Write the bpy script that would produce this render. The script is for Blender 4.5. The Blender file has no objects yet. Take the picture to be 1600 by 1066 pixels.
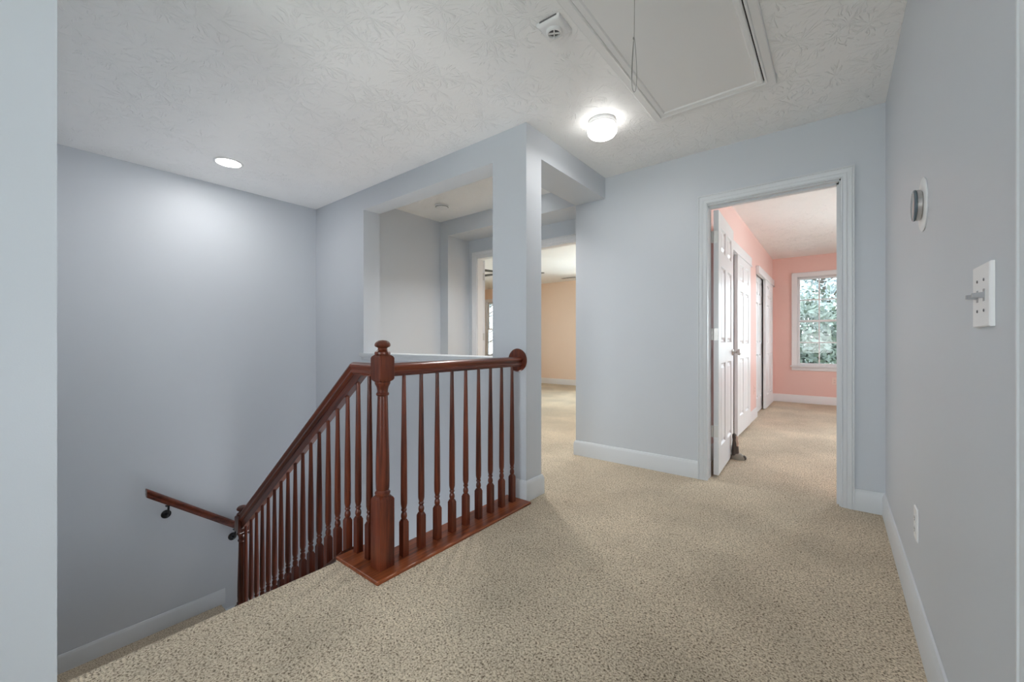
import bpy, bmesh, math, random
from mathutils import Vector, Matrix
random.seed(7)
scn = bpy.context.scene
COL = scn.collection
PI = math.pi

# ------------------------------------------------------------------ materials
def new_mat(name):
    m = bpy.data.materials.new(name); m.use_nodes = True
    nt = m.node_tree; nt.nodes.clear()
    out = nt.nodes.new('ShaderNodeOutputMaterial')
    b = nt.nodes.new('ShaderNodeBsdfPrincipled')
    nt.links.new(b.outputs[0], out.inputs[0])
    return m, nt, b, out

def N(nt, t, **kw):
    n = nt.nodes.new(t)
    for k, v in kw.items():
        if k.startswith('i_'):
            n.inputs[int(k[2:])].default_value = v
        else:
            setattr(n, k, v)
    return n

def coords(nt, scale=(1, 1, 1)):
    tc = N(nt, 'ShaderNodeTexCoord')
    mp = N(nt, 'ShaderNodeMapping'); mp.inputs['Scale'].default_value = scale
    nt.links.new(tc.outputs['Object'], mp.inputs[0])
    return mp.outputs[0]

def math_n(nt, op, a, b=None):
    n = N(nt, 'ShaderNodeMath', operation=op)
    for i, v in enumerate((a, b)):
        if v is None: continue
        if isinstance(v, (int, float)): n.inputs[i].default_value = v
        else: nt.links.new(v, n.inputs[i])
    return n.outputs[0]

def paint(name, col, rough=0.55, bump=0.15, scale=260, mottled=0.03):
    m, nt, b, o = new_mat(name)
    v = coords(nt)
    n1 = N(nt, 'ShaderNodeTexNoise'); n1.inputs['Scale'].default_value = 1.3; n1.inputs['Detail'].default_value = 3
    nt.links.new(v, n1.inputs['Vector'])
    mx = N(nt, 'ShaderNodeMix', data_type='RGBA')
    mx.inputs[6].default_value = (*[c * (1 - mottled) for c in col], 1)
    mx.inputs[7].default_value = (*[min(1, c * (1 + mottled)) for c in col], 1)
    nt.links.new(n1.outputs['Fac'], mx.inputs[0])
    nt.links.new(mx.outputs[2], b.inputs['Base Color'])
    b.inputs['Roughness'].default_value = rough
    n2 = N(nt, 'ShaderNodeTexNoise'); n2.inputs['Scale'].default_value = scale; n2.inputs['Detail'].default_value = 2
    nt.links.new(v, n2.inputs['Vector'])
    bp = N(nt, 'ShaderNodeBump'); bp.inputs['Strength'].default_value = bump; bp.inputs['Distance'].default_value = 0.001
    nt.links.new(n2.outputs['Fac'], bp.inputs['Height']); nt.links.new(bp.outputs[0], b.inputs['Normal'])
    return m

def plain(name, col, rough=0.4, metal=0.0, emis=None, strength=1.0):
    m, nt, b, o = new_mat(name)
    b.inputs['Base Color'].default_value = (*col, 1)
    b.inputs['Roughness'].default_value = rough
    b.inputs['Metallic'].default_value = metal
    if emis:
        b.inputs['Emission Color'].default_value = (*emis, 1)
        b.inputs['Emission Strength'].default_value = strength
    v = coords(nt)
    n = N(nt, 'ShaderNodeTexNoise'); n.inputs['Scale'].default_value = 40
    nt.links.new(v, n.inputs['Vector'])
    r = N(nt, 'ShaderNodeMapRange'); r.inputs['To Min'].default_value = max(0, rough - 0.05); r.inputs['To Max'].default_value = rough + 0.05
    nt.links.new(n.outputs['Fac'], r.inputs['Value']); nt.links.new(r.outputs[0], b.inputs['Roughness'])
    return m

def ceiling_mat():
    m, nt, b, o = new_mat('stomped ceiling paint')
    b.inputs['Base Color'].default_value = (0.90, 0.90, 0.895, 1)
    b.inputs['Roughness'].default_value = 0.5
    v = coords(nt, (1, 1, 0))
    hs = []
    for sc, off in ((4.2, 0.0), (5.0, 3.7)):
        ad = N(nt, 'ShaderNodeVectorMath', operation='ADD'); ad.inputs[1].default_value = (off, off * 1.7, 0)
        nt.links.new(v, ad.inputs[0])
        wn = N(nt, 'ShaderNodeTexNoise'); wn.inputs['Scale'].default_value = 9; wn.inputs['Detail'].default_value = 2
        nt.links.new(ad.outputs[0], wn.inputs['Vector'])
        ws = N(nt, 'ShaderNodeVectorMath', operation='MULTIPLY_ADD')
        ws.inputs[1].default_value = (0.07, 0.07, 0)
        nt.links.new(wn.outputs['Color'], ws.inputs[0]); nt.links.new(ad.outputs[0], ws.inputs[2])
        vo = N(nt, 'ShaderNodeTexVoronoi'); vo.inputs['Scale'].default_value = sc
        nt.links.new(ws.outputs[0], vo.inputs['Vector'])
        sb = N(nt, 'ShaderNodeVectorMath', operation='SUBTRACT')
        nt.links.new(ws.outputs[0], sb.inputs[0]); nt.links.new(vo.outputs['Position'], sb.inputs[1])
        sx = N(nt, 'ShaderNodeSeparateXYZ'); nt.links.new(sb.outputs[0], sx.inputs[0])
        ang = math_n(nt, 'ARCTAN2', sx.outputs[1], sx.outputs[0])
        ca = math_n(nt, 'MULTIPLY', math_n(nt, 'COSINE', ang), 4.2)
        sa = math_n(nt, 'MULTIPLY', math_n(nt, 'SINE', ang), 4.2)
        sc_ = N(nt, 'ShaderNodeSeparateColor'); nt.links.new(vo.outputs['Color'], sc_.inputs[0])
        rr = math_n(nt, 'MULTIPLY', vo.outputs['Distance'], 2.2)
        zz = math_n(nt, 'ADD', rr, math_n(nt, 'MULTIPLY', sc_.outputs[0], 40.0))
        cb = N(nt, 'ShaderNodeCombineXYZ')
        nt.links.new(ca, cb.inputs[0]); nt.links.new(sa, cb.inputs[1]); nt.links.new(zz, cb.inputs[2])
        ns = N(nt, 'ShaderNodeTexNoise'); ns.inputs['Scale'].default_value = 1.5; ns.inputs['Detail'].default_value = 2.5
        nt.links.new(cb.outputs[0], ns.inputs['Vector'])
        cr = N(nt, 'ShaderNodeMapRange'); cr.inputs['From Min'].default_value = 0.56; cr.inputs['From Max'].default_value = 0.66
        nt.links.new(ns.outputs['Fac'], cr.inputs['Value'])
        # fade at the middle and rim of each stomp
        f1 = N(nt, 'ShaderNodeMapRange'); f1.inputs['From Min'].default_value = 0.75; f1.inputs['From Max'].default_value = 0.45
        nt.links.new(vo.outputs['Distance'], f1.inputs['Value'])
        hs.append(math_n(nt, 'MULTIPLY', cr.outputs[0], f1.outputs[0]))
    h = math_n(nt, 'MAXIMUM', hs[0], hs[1])
    fn = N(nt, 'ShaderNodeTexNoise'); fn.inputs['Scale'].default_value = 60
    nt.links.new(v, fn.inputs['Vector'])
    h2 = math_n(nt, 'ADD', h, math_n(nt, 'MULTIPLY', fn.outputs['Fac'], 0.25))
    bp = N(nt, 'ShaderNodeBump'); bp.inputs['Strength'].default_value = 0.62; bp.inputs['Distance'].default_value = 0.005
    nt.links.new(h2, bp.inputs['Height']); nt.links.new(bp.outputs[0], b.inputs['Normal'])
    return m

def carpet_mat():
    m, nt, b, o = new_mat('beige cut pile carpet')
    v = coords(nt)
    wn = N(nt, 'ShaderNodeTexNoise'); wn.inputs['Scale'].default_value = 70; wn.inputs['Detail'].default_value = 2
    nt.links.new(v, wn.inputs['Vector'])
    ws = N(nt, 'ShaderNodeVectorMath', operation='MULTIPLY_ADD'); ws.inputs[1].default_value = (0.014, 0.014, 0.014)
    nt.links.new(wn.outputs['Color'], ws.inputs[0]); nt.links.new(v, ws.inputs[2])
    tuft = N(nt, 'ShaderNodeTexNoise'); tuft.inputs['Scale'].default_value = 150; tuft.inputs['Detail'].default_value = 3.0
    tuft.inputs['Roughness'].default_value = 0.6
    nt.links.new(ws.outputs[0], tuft.inputs['Vector'])
    cr = N(nt, 'ShaderNodeValToRGB')
    e = cr.color_ramp.elements
    e[0].position = 0.36; e[0].color = (0.16, 0.113, 0.072, 1)
    e[1].position = 0.64; e[1].color = (0.77, 0.655, 0.495, 1)
    e2 = cr.color_ramp.elements.new(0.47); e2.color = (0.54, 0.442, 0.322, 1)
    nt.links.new(tuft.outputs['Fac'], cr.inputs[0])
    # slow patches where the pile leans
    big = N(nt, 'ShaderNodeTexNoise'); big.inputs['Scale'].default_value = 1.7; big.inputs['Detail'].default_value = 3
    nt.links.new(v, big.inputs['Vector'])
    r = N(nt, 'ShaderNodeMapRange'); r.inputs['From Min'].default_value = 0.35; r.inputs['From Max'].default_value = 0.65
    r.inputs['To Min'].default_value = 0.86; r.inputs['To Max'].default_value = 1.12
    nt.links.new(big.outputs['Fac'], r.inputs['Value'])
    mul = N(nt, 'ShaderNodeVectorMath', operation='SCALE')
    nt.links.new(cr.outputs[0], mul.inputs[0]); nt.links.new(r.outputs[0], mul.inputs['Scale'])
    nt.links.new(mul.outputs[0], b.inputs['Base Color'])
    b.inputs['Roughness'].default_value = 1.0
    b.inputs['Specular IOR Level'].default_value = 0.05
    b.inputs['Sheen Weight'].default_value = 0.15
    bp = N(nt, 'ShaderNodeBump'); bp.inputs['Strength'].default_value = 0.8; bp.inputs['Distance'].default_value = 0.006
    nt.links.new(tuft.outputs['Fac'], bp.inputs['Height']); nt.links.new(bp.outputs[0], b.inputs['Normal'])
    return m

def wood_mat(name, axis, dark=(0.034, 0.006, 0.0035), light=(0.19, 0.040, 0.015), rough=0.3, m_slope=None):
    m, nt, b, o = new_mat(name)
    sc = [42, 42, 42]; sc[axis] = 2.2
    if m_slope:
        tc = N(nt, 'ShaderNodeTexCoord')
        r0 = N(nt, 'ShaderNodeMapping'); r0.inputs['Rotation'].default_value = (0, m_slope, 0)
        nt.links.new(tc.outputs['Object'], r0.inputs[0])
        mp = N(nt, 'ShaderNodeMapping'); mp.inputs['Scale'].default_value = sc
        nt.links.new(r0.outputs[0], mp.inputs[0]); v = mp.outputs[0]
    else:
        v = coords(nt, sc)
    n1 = N(nt, 'ShaderNodeTexNoise'); n1.inputs['Scale'].default_value = 1.6; n1.inputs['Detail'].default_value = 5
    n1.inputs['Roughness'].default_value = 0.65
    nt.links.new(v, n1.inputs['Vector'])
    n2 = N(nt, 'ShaderNodeTexNoise'); n2.inputs['Scale'].default_value = 0.22; n2.inputs['Detail'].default_value = 2
    nt.links.new(v, n2.inputs['Vector'])
    s = math_n(nt, 'ADD', math_n(nt, 'MULTIPLY', n1.outputs['Fac'], 0.62), math_n(nt, 'MULTIPLY', n2.outputs['Fac'], 0.42))
    cr = N(nt, 'ShaderNodeValToRGB'); e = cr.color_ramp.elements
    e[0].position = 0.38; e[0].color = (*dark, 1)
    e[1].position = 0.66; e[1].color = (*light, 1)
    nt.links.new(s, cr.inputs[0]); nt.links.new(cr.outputs[0], b.inputs['Base Color'])
    b.inputs['Roughness'].default_value = rough
    b.inputs['Coat Weight'].default_value = 0.12
    b.inputs['Specular IOR Level'].default_value = 0.4
    b.inputs['Coat Roughness'].default_value = 0.15
    bp = N(nt, 'ShaderNodeBump'); bp.inputs['Strength'].default_value = 0.08; bp.inputs['Distance'].default_value = 0.001
    nt.links.new(n1.outputs['Fac'], bp.inputs['Height']); nt.links.new(bp.outputs[0], b.inputs['Normal'])
    return m

def glass_mat():
    m = bpy.data.materials.new('window glass'); m.use_nodes = True
    nt = m.node_tree; nt.nodes.clear()
    out = N(nt, 'ShaderNodeOutputMaterial')
    tr = N(nt, 'ShaderNodeBsdfTransparent'); tr.inputs[0].default_value = (0.97, 0.985, 0.98, 1)
    gl = N(nt, 'ShaderNodeBsdfGlossy'); gl.inputs['Roughness'].default_value = 0.02; gl.inputs[0].default_value = (0.35, 0.35, 0.35, 1)
    fr = N(nt, 'ShaderNodeFresnel'); fr.inputs['IOR'].default_value = 1.45
    mx = N(nt, 'ShaderNodeMixShader')
    nt.links.new(fr.outputs[0], mx.inputs[0]); nt.links.new(tr.outputs[0], mx.inputs[1]); nt.links.new(gl.outputs[0], mx.inputs[2])
    nt.links.new(mx.outputs[0], out.inputs[0])
    return m

def leaf_mat(name, c1, c2):
    m, nt, b, o = new_mat(name)
    v = coords(nt)
    n = N(nt, 'ShaderNodeTexNoise'); n.inputs['Scale'].default_value = 1.4; n.inputs['Detail'].default_value = 4
    nt.links.new(v, n.inputs['Vector'])
    cr = N(nt, 'ShaderNodeValToRGB'); e = cr.color_ramp.elements
    e[0].position = 0.35; e[0].color = (*c1, 1); e[1].position = 0.65; e[1].color = (*c2, 1)
    nt.links.new(n.outputs['Fac'], cr.inputs[0]); nt.links.new(cr.outputs[0], b.inputs['Base Color'])
    b.inputs['Roughness'].default_value = 0.6
    return m

M = {}
M['hall'] = paint('pale blue grey wall paint', (0.60, 0.63, 0.67), 0.5)
M['pink'] = paint('coral pink wall paint', (0.81, 0.55, 0.50), 0.5)
M['orange'] = paint('peach wall paint', (0.84, 0.67, 0.54), 0.5)
M['closet'] = paint('closet white paint', (0.7, 0.7, 0.7), 0.6)
M['trim'] = paint('white semi gloss trim paint', (0.66, 0.685, 0.71), 0.35, 0.05, 90, 0.015)
M['white'] = paint('white door paint', (0.75, 0.75, 0.765), 0.3, 0.05, 60, 0.01)
M['hatch'] = paint('ceiling hatch paint', (0.82, 0.82, 0.815), 0.45, 0.03, 60, 0.01)
M['ceil'] = ceiling_mat()
M['carpet'] = carpet_mat()
M['wood_z'] = wood_mat('cherry stained wood upright grain', 2)
M['wood_y'] = wood_mat('cherry stained wood lengthwise grain', 1)
M['wood_x'] = wood_mat('cherry stained wood crosswise grain', 0)
M['wood_s'] = wood_mat('cherry stained wood sloping grain', 0, m_slope=math.atan(0.762))
M['plate_y'] = wood_mat('orange cherry base wood', 1, (0.10, 0.020, 0.007), (0.36, 0.095, 0.028), 0.35)
M['plastic'] = plain('white plastic', (0.80, 0.80, 0.80), 0.35)
M['dark'] = plain('dark recess', (0.02, 0.02, 0.022), 0.7)
M['grille'] = plain('grey grille', (0.13, 0.13, 0.135), 0.6)
M['black'] = plain('black metal', (0.02, 0.02, 0.022), 0.35, 0.6)
M['steel'] = plain('satin nickel', (0.55, 0.53, 0.52), 0.3, 0.9)
M['brass'] = plain('worn hinge metal', (0.62, 0.60, 0.57), 0.4, 0.7)
M['tglass'] = plain('dark thermostat glass', (0.10, 0.13, 0.15), 0.12)
M['toggle'] = plain('grey toggle plastic', (0.33, 0.33, 0.34), 0.4)
M['bulb'] = plain('lit frosted glass', (0.9, 0.9, 0.9), 0.4, 0, (1.0, 0.98, 0.95), 2.4)
M['lens'] = plain('lit recessed lens', (0.9, 0.9, 0.9), 0.4, 0, (1.0, 0.98, 0.96), 5.0)
M['cord'] = plain('grey pull cord', (0.30, 0.29, 0.27), 0.7)
M['glass'] = glass_mat()
M['bark'] = leaf_mat('bark', (0.06, 0.045, 0.035), (0.14, 0.11, 0.085))
M['leaf'] = leaf_mat('dark green foliage', (0.045, 0.065, 0.045), (0.17, 0.20, 0.155))
M['leaf_haze'] = leaf_mat('haze paled foliage', (0.26, 0.31, 0.31), (0.52, 0.57, 0.58))  # leaf colour paled to carry the bright haze of the upper panes
M['grass'] = leaf_mat('lawn', (0.06, 0.12, 0.04), (0.15, 0.22, 0.08))
M['fan'] = plain('dark bronze', (0.05, 0.045, 0.04), 0.45, 0.3)
M['bronze'] = plain('dark brown cast figure', (0.07, 0.05, 0.04), 0.45)
M['tan'] = plain('tan cast figure', (0.50, 0.36, 0.28), 0.5)
M['stone'] = plain('grey cast foot', (0.26, 0.24, 0.20), 0.45)
M['bedplate'] = plain('pink painted plate', (0.85, 0.62, 0.55), 0.4)

# ------------------------------------------------------------------ mesh helper
class MB:
    def __init__(s): s.v = []; s.f = []
    def add(s, vs, fs, mat=None):
        k = len(s.v)
        s.v += [tuple((mat @ Vector(p)) if mat else p) for p in vs]
        s.f += [tuple(i + k for i in f) for f in fs]
    def box(s, x0, x1, y0, y1, z0, z1, mat=None):
        if x0 > x1: x0, x1 = x1, x0
        if y0 > y1: y0, y1 = y1, y0
        if z0 > z1: z0, z1 = z1, z0
        vs = [(x0, y0, z0), (x1, y0, z0), (x1, y1, z0), (x0, y1, z0), (x0, y0, z1), (x1, y0, z1), (x1, y1, z1), (x0, y1, z1)]
        s.add(vs, [(0, 3, 2, 1), (4, 5, 6, 7), (0, 1, 5, 4), (1, 2, 6, 5), (2, 3, 7, 6), (3, 0, 4, 7)], mat)
        return s
    def loft(s, rings, closed=True, caps=True, mat=None):
        k = len(rings[0]); vs = [p for r in rings for p in r]; fs = []
        for i in range(len(rings) - 1):
            for j in range(k if closed else k - 1):
                a = i * k + j; b = i * k + (j + 1) % k
                fs.append((a, b, b + k, a + k))
        if caps and caps != 'end': fs.append(tuple(range(k - 1, -1, -1)))
        if caps: fs.append(tuple(range((len(rings) - 1) * k, len(rings) * k)))
        s.add(vs, fs, mat); return s
    def lathe(s, prof, seg=24, mat=None):          # prof: list of (r, z)
        rings = [[(max(r, 1e-5) * math.cos(2 * PI * j / seg), max(r, 1e-5) * math.sin(2 * PI * j / seg), z) for j in range(seg)] for r, z in prof]
        return s.loft(rings, mat=mat)
    def sq(s, prof, mat=None):                     # square section, prof: (half, z)
        return s.loft([[(-h, -h, z), (h, -h, z), (h, h, z), (-h, h, z)] for h, z in prof], mat=mat)
    def tube(s, pts, r, seg=10, closed=False):
        pts = [Vector(p) for p in pts]; rings = []
        n = len(pts); up = None
        for i, p in enumerate(pts):
            t = (pts[(i + 1) % n] - pts[i - 1]) if closed else (pts[min(i + 1, n - 1)] - pts[max(i - 1, 0)])
            t.normalize()
            if up is None:
                up = Vector((0, 0, 1)) if abs(t.z) < 0.9 else Vector((1, 0, 0))
            a = t.cross(up).normalized(); up = a.cross(t).normalized()
            rr = r[i] if isinstance(r, (list, tuple)) else r
            rings.append([tuple(p + a * rr * math.cos(2 * PI * j / seg) + up * rr * math.sin(2 * PI * j / seg)) for j in range(seg)])
        if closed: rings.append(rings[0])
        return s.loft(rings, caps=not closed)
    def sweep(s, path, prof, up, closed=False, flip=False):
        """prof = (out, up) pairs swept along a planar path with mitred corners; 'out' is to the right of travel seen from up"""
        up = Vector(up).normalized(); P = [Vector(p) for p in path]; n = len(P); rings = []
        for i in range(n):
            d1 = (P[i] - P[i - 1]).normalized() if (i > 0 or closed) else None
            d2 = (P[(i + 1) % n] - P[i]).normalized() if (i < n - 1 or closed) else None
            if d1 is None: d1 = d2
            if d2 is None: d2 = d1
            n1 = d1.cross(up); n2 = d2.cross(up); b = (n1 + n2); b.normalize()
            k = 1.0 / max(0.2, b.dot(n1))
            if flip: b = -b
            rings.append([tuple(P[i] + b * (a * k) + up * h) for a, h in prof])
        if closed: rings.append(rings[0])
        return s.loft(rings, closed=True, caps=not closed)
    def build(s, name, mat, parent=None, smooth=35, bevel=0):
        me = bpy.data.meshes.new(name); me.from_pydata(s.v, [], s.f)
        bm = bmesh.new(); bm.from_mesh(me)
        bmesh.ops.recalc_face_normals(bm, faces=bm.faces)
        if bevel:
            es = [e for e in bm.edges if len(e.link_faces) == 2 and e.calc_face_angle(0) > math.radians(60)]
            bmesh.ops.bevel(bm, geom=es, offset=bevel, segments=2, profile=0.5, affect='EDGES', clamp_overlap=True)
        for f in bm.faces: f.smooth = True
        lim = math.radians(smooth)
        for e in bm.edges:
            if len(e.link_faces) == 2 and e.calc_face_angle(0) > lim: e.smooth = False
        bm.to_mesh(me); bm.free()
        me.materials.append(mat)
        o = bpy.data.objects.new(name, me); COL.objects.link(o)
        if parent: o.parent = parent
        return o

def tag(o, label, cat, group=None, kind=None):
    o['label'] = label; o['category'] = cat
    if group: o['group'] = group
    if kind: o['kind'] = kind
    return o
def thing(name, label, cat, loc=(0, 0, 0), group=None, kind=None):
    o = bpy.data.objects.new(name, None); COL.objects.link(o); o.location = loc
    o.empty_display_size = 0.1
    return tag(o, label, cat, group, kind)
def lab(o, l): o['label'] = l; return o
def T(x, y, z): return Matrix.Translation((x, y, z))
def R(a, ax): return Matrix.Rotation(a, 4, ax)

def wall_y(mb, x0, x1, y0, y1, z0, z1, holes=()):      # wall running along X, holes (x0,x1,z0,z1)
    xs = sorted({x0, x1, *[h[0] for h in holes], *[h[1] for h in holes]})
    for a, b in zip(xs, xs[1:]):
        zs = [z0]
        hs = sorted([h for h in holes if h[0] <= a + 1e-6 and h[1] >= b - 1e-6], key=lambda h: h[2])
        cur = z0
        for h in hs:
            if h[2] > cur + 1e-6: mb.box(a, b, y0, y1, cur, h[2])
            cur = h[3]
        if cur < z1 - 1e-6: mb.box(a, b, y0, y1, cur, z1)
def wall_x(mb, x0, x1, y0, y1, z0, z1, holes=()):      # wall running along Y, holes (y0,y1,z0,z1)
    t = MB(); wall_y(t, y0, y1, x0, x1, z0, z1, holes)
    mb.add([(p[1], p[0], p[2]) for p in t.v], t.f)

CZ = 2.44
WZ0, WZ1 = 0.62, 2.10
XR, YD, XL, YS, XC, HZ, XE, YC = 0.235, 3.254, -4.352, 2.107, -1.555, 2.26, -1.842, 2.278
YF = 8.30          # far outside wall
XP = -0.84         # pink room's left wall

def struct(mb, name, mat, label, cat, **k):
    return tag(mb.build(name, mat, **k), label, cat, kind='structure')

# ------------------------------------------------------------------ floor, ceiling, walls
m = MB()
m.box(-1.812, 0.36, -2.3, 0.985, -0.3, 0); m.box(-1.84, 0.36, 0.985, 1.165, -0.3, 0)
m.box(-1.70, 0.36, 1.165, YS, -0.3, 0)
m.box(XC - 0.01, 0.36, YS, YC, -0.3, 0)
m.box(-8.2, 2.8, YC, 8.4, -0.3, 0)
# rounded nosing at the head of the stairs
rings = []
for y in (0.106, 0.986):
    rings.append([(-1.812 - 0.030 * math.sin(t), y, -0.030 + 0.030 * math.cos(t)) for t in [PI * k / 12 for k in range(13)]])
m.loft(rings)
struct(m, 'floor', M['carpet'], 'beige cut pile carpet running through the upstairs hall into the bedrooms', 'carpet')

m = MB(); m.box(-8.2, 2.8, -2.4, 8.45, CZ, CZ + 0.12)
struct(m, 'ceiling', M['ceil'], 'white ceiling with a stomped brush texture over hall and bedrooms', 'ceiling')

m = MB(); wall_x(m, XR, XR + 0.115, -2.3, YD, -0.0, CZ, [(0.14, 0.897, 0, 2.05)])
struct(m, 'wall_right', M['hall'], 'pale grey blue wall on the right with thermostat and switch plate', 'wall')
m = MB()
wall_y(m, XE, 0.35, YD, 3.312, 0, CZ, [(-0.75, 0.045, 0, 2.055)])
m.box(XE, -1.5, 3.312, 3.60, 0, CZ)
struct(m, 'wall_back', M['hall'], 'pale grey wall around the doorway to the pink bedroom', 'wall')
m = MB()
wall_y(m, XL, XC, YS, YC, -2.9, CZ, [(-3.437, XE, 0.885, HZ - 0.005)])
struct(m, 'wall_middle', M['hall'], 'pale grey stairwell wall with half wall opening and square column', 'wall')
m = MB(); m.box(XE, XC, YC, YD, HZ, CZ)
struct(m, 'wall_header', M['hall'], 'dropped beam from the square column to the door wall', 'beam')
m = MB(); m.box(XL - 0.12, XL, -0.02, YC, -2.9, CZ)
struct(m, 'wall_left', M['hall'], 'tall pale grey stairwell wall with the short wooden handrail', 'wall')
m = MB(); m.box(XL, -1.80, -0.02, 0.106, -2.9, CZ); m.box(-1.92, -1.80, -2.3, -0.02, 0, CZ)
struct(m, 'wall_front', M['hall'], 'pale grey wall end at the left edge beside the stairs', 'wall')
m = MB(); wall_x(m, -1.704, -1.60, 0.106, YS, -2.9, -0.001); m.box(XL, -1.60, 0.106, YS, -3.0, -2.9)
struct(m, 'wall_lower', M['hall'], 'stairwell wall below the hall floor', 'wall')
m = MB(); wall_y(m, -1.92, 0.35, -2.42, -2.3, 0, CZ, [(-1.55, -0.05, 0.55, 2.15)])  # opening made for the added window behind the camera
struct(m, 'wall_rear', M['hall'], 'pale grey wall with an added window at the near end of the hall', 'wall')
m = MB(); wall_x(m, 2.6, 2.7, -1.4, 2.9, 0, CZ, [(-0.5, 1.1, 0.5, 2.2)])
m.box(0.35, 2.6, -1.5, -1.4, 0, CZ); m.box(0.35, 2.6, 2.9, 3.0, 0, CZ); m.box(0.35, 2.7, -1.5, 3.312, -0.3, 0)
struct(m, 'wall_side', M['closet'], 'plain walls of the side room behind the right hand doorway', 'wall')
# small hall beyond the half wall
m = MB(); m.box(-3.79, -3.667, YC, 3.60, 0, CZ)
m.box(-3.667, -3.536, YD, 3.60, 0, CZ); m.box(-3.536, XE, YD, 3.60, HZ, CZ)
struct(m, 'wall_passage', M['hall'], 'pale wall and alcove beyond the half wall opening', 'wall')
m = MB(); wall_y(m, -8.1, -1.5, 3.60, 3.64, 0, CZ, [(-3.41, -1.88, 0, 2.05)])
struct(m, 'wall_alcove', M['hall'], 'grey wall around the doorway to the peach bedroom', 'wall')
# peach room
m = MB(); wall_y(m, -8.1, -1.5, 3.64, 3.69, 0, CZ, [(-3.41, -1.88, 0, 2.05)])
wall_x(m, -8.12, -8.0, 3.69, YF, 0, CZ, [(5.1, 6.7, WZ0, WZ1)]); m.box(-1.56, -1.5, 3.69, YF, 0, CZ)
PW = [(-0.50, 0.36), (1.25, 2.11)]
OW = [(-7.49, -6.63), (-4.3, -3.44), (-3.2, -2.34)]
wall_y(m, -8.12, -1.5, YF, YF + 0.06, 0, CZ, [(a, b, WZ0, WZ1) for a, b in OW])
struct(m, 'wall_peach', M['orange'], 'peach walls of the far bedroom seen through the passage', 'wall')
# pink room
m = MB(); wall_y(m, -1.5, 2.7, 3.312, 3.37, 0, CZ, [(-0.75, 0.045, 0, 2.055)])
wall_x(m, -0.95, XP, 3.37, YF, 0, CZ, [(4.0, 5.70, 0, 2.0), (6.42, 8.02, 0, 2.0)])
wall_x(m, 2.6, 2.7, 3.37, YF, 0, CZ, [(4.8, 6.4, WZ0, WZ1)])
wall_y(m, -0.95, 2.7, YF, YF + 0.06, 0, CZ, [(a, b, WZ0, WZ1) for a, b in PW])
struct(m, 'wall_pink', M['pink'], 'coral pink bedroom walls with closets and window', 'wall')
m = MB(); wall_y(m, -8.12, 2.7, YF + 0.06, YF + 0.14, -3, CZ, [(a, b, WZ0, WZ1) for a, b in PW + OW])
m.box(-1.5, -1.45, 3.37, YF + 0.06, 0, CZ); m.box(-1.45, -0.95, 5.9, 6.2, 0, CZ)
struct(m, 'wall_outer', M['closet'], 'outer wall behind the bedrooms', 'wall')

# ------------------------------------------------------------------ baseboards and trim
BB = [(0, 0), (0.015, 0), (0.015, 0.100), (0.0125, 0.108), (0.0125, 0.113), (0.008, 0.120), (0.006, 0.128), (0, 0.130)]
def baseboard(name, path, label, mat='trim', flip=False, z=0):
    mb = MB(); mb.sweep([(x, y, z) for x, y in path], BB, (0, 0, 1), flip=flip)
    return struct(mb, name, M[mat], label, 'baseboard', smooth=50)
E_ = 0.0005
baseboard('baseboard_back', [(XE - E_, 3.598), (XE - E_, YD - E_), (-0.797, YD - E_)], 'white baseboard between the passage and the pink bedroom door', flip=False)
baseboard('baseboard_corner', [(0.090, YD - E_), (XR - E_, YD - E_), (XR - E_, 0.968)], 'white baseboard around the right hand corner of the hall')
baseboard('baseboard_column', [(-1.63, YS - E_), (XC + E_, YS - E_), (XC + E_, YC + E_), (-1.84, YC + E_)], 'white baseboard wrapping the foot of the square column')
baseboard('baseboard_stair', [(XL + E_, 0.106), (XL + E_, 1.276)], 'white skirting above the upper stair landing', z=-1.35)
baseboard('baseboard_lower', [(XL + E_, 1.277), (XL + E_, YS)], 'white skirting one step below the landing', z=-1.545)
baseboard('baseboard_pink', [(XP + E_, 5.70), (XP + E_, 6.42)], 'white baseboard between the two closets', 'white')
baseboard('baseboard_far', [(XP + E_, 8.02), (XP + E_, YF - E_), (2.6, YF - E_)], 'white baseboard under the pink bedroom window', 'white')
baseboard('baseboard_behind', [(XP + E_, 3.372), (XP + E_, 4.0)], 'white baseboard behind the open bedroom door', 'white')
baseboard('baseboard_peach', [(-8.0 + E_, 3.7), (-8.0 + E_, YF - E_), (-1.57, YF - E_)], 'white baseboard along the peach wall', 'white')
baseboard('baseboard_passage', [(-3.667 + E_, YC), (-3.667 + E_, YD - E_), (-3.536, YD - E_)], 'white baseboard in the small passage beyond the half wall')

CAS = [(0, 0), (0, 0.009), (0.006, 0.012), (0.010, 0.009), (0.018, 0.011), (0.026, 0.013), (0.030, 0.011), (0.045, 0.016), (0.052, 0.017), (0.056, 0.014), (0.060, 0.018), (0.066, 0.018), (0.066, 0)]
def casing(mb, a, b, top, y, up, z0=0):
    # path up one side, across, down the other; profile grows outward
    mb.sweep([(a, y, z0), (a, y, top), (b, y, top), (b, y, z0)], CAS, up, flip=False)
m = MB()
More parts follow.
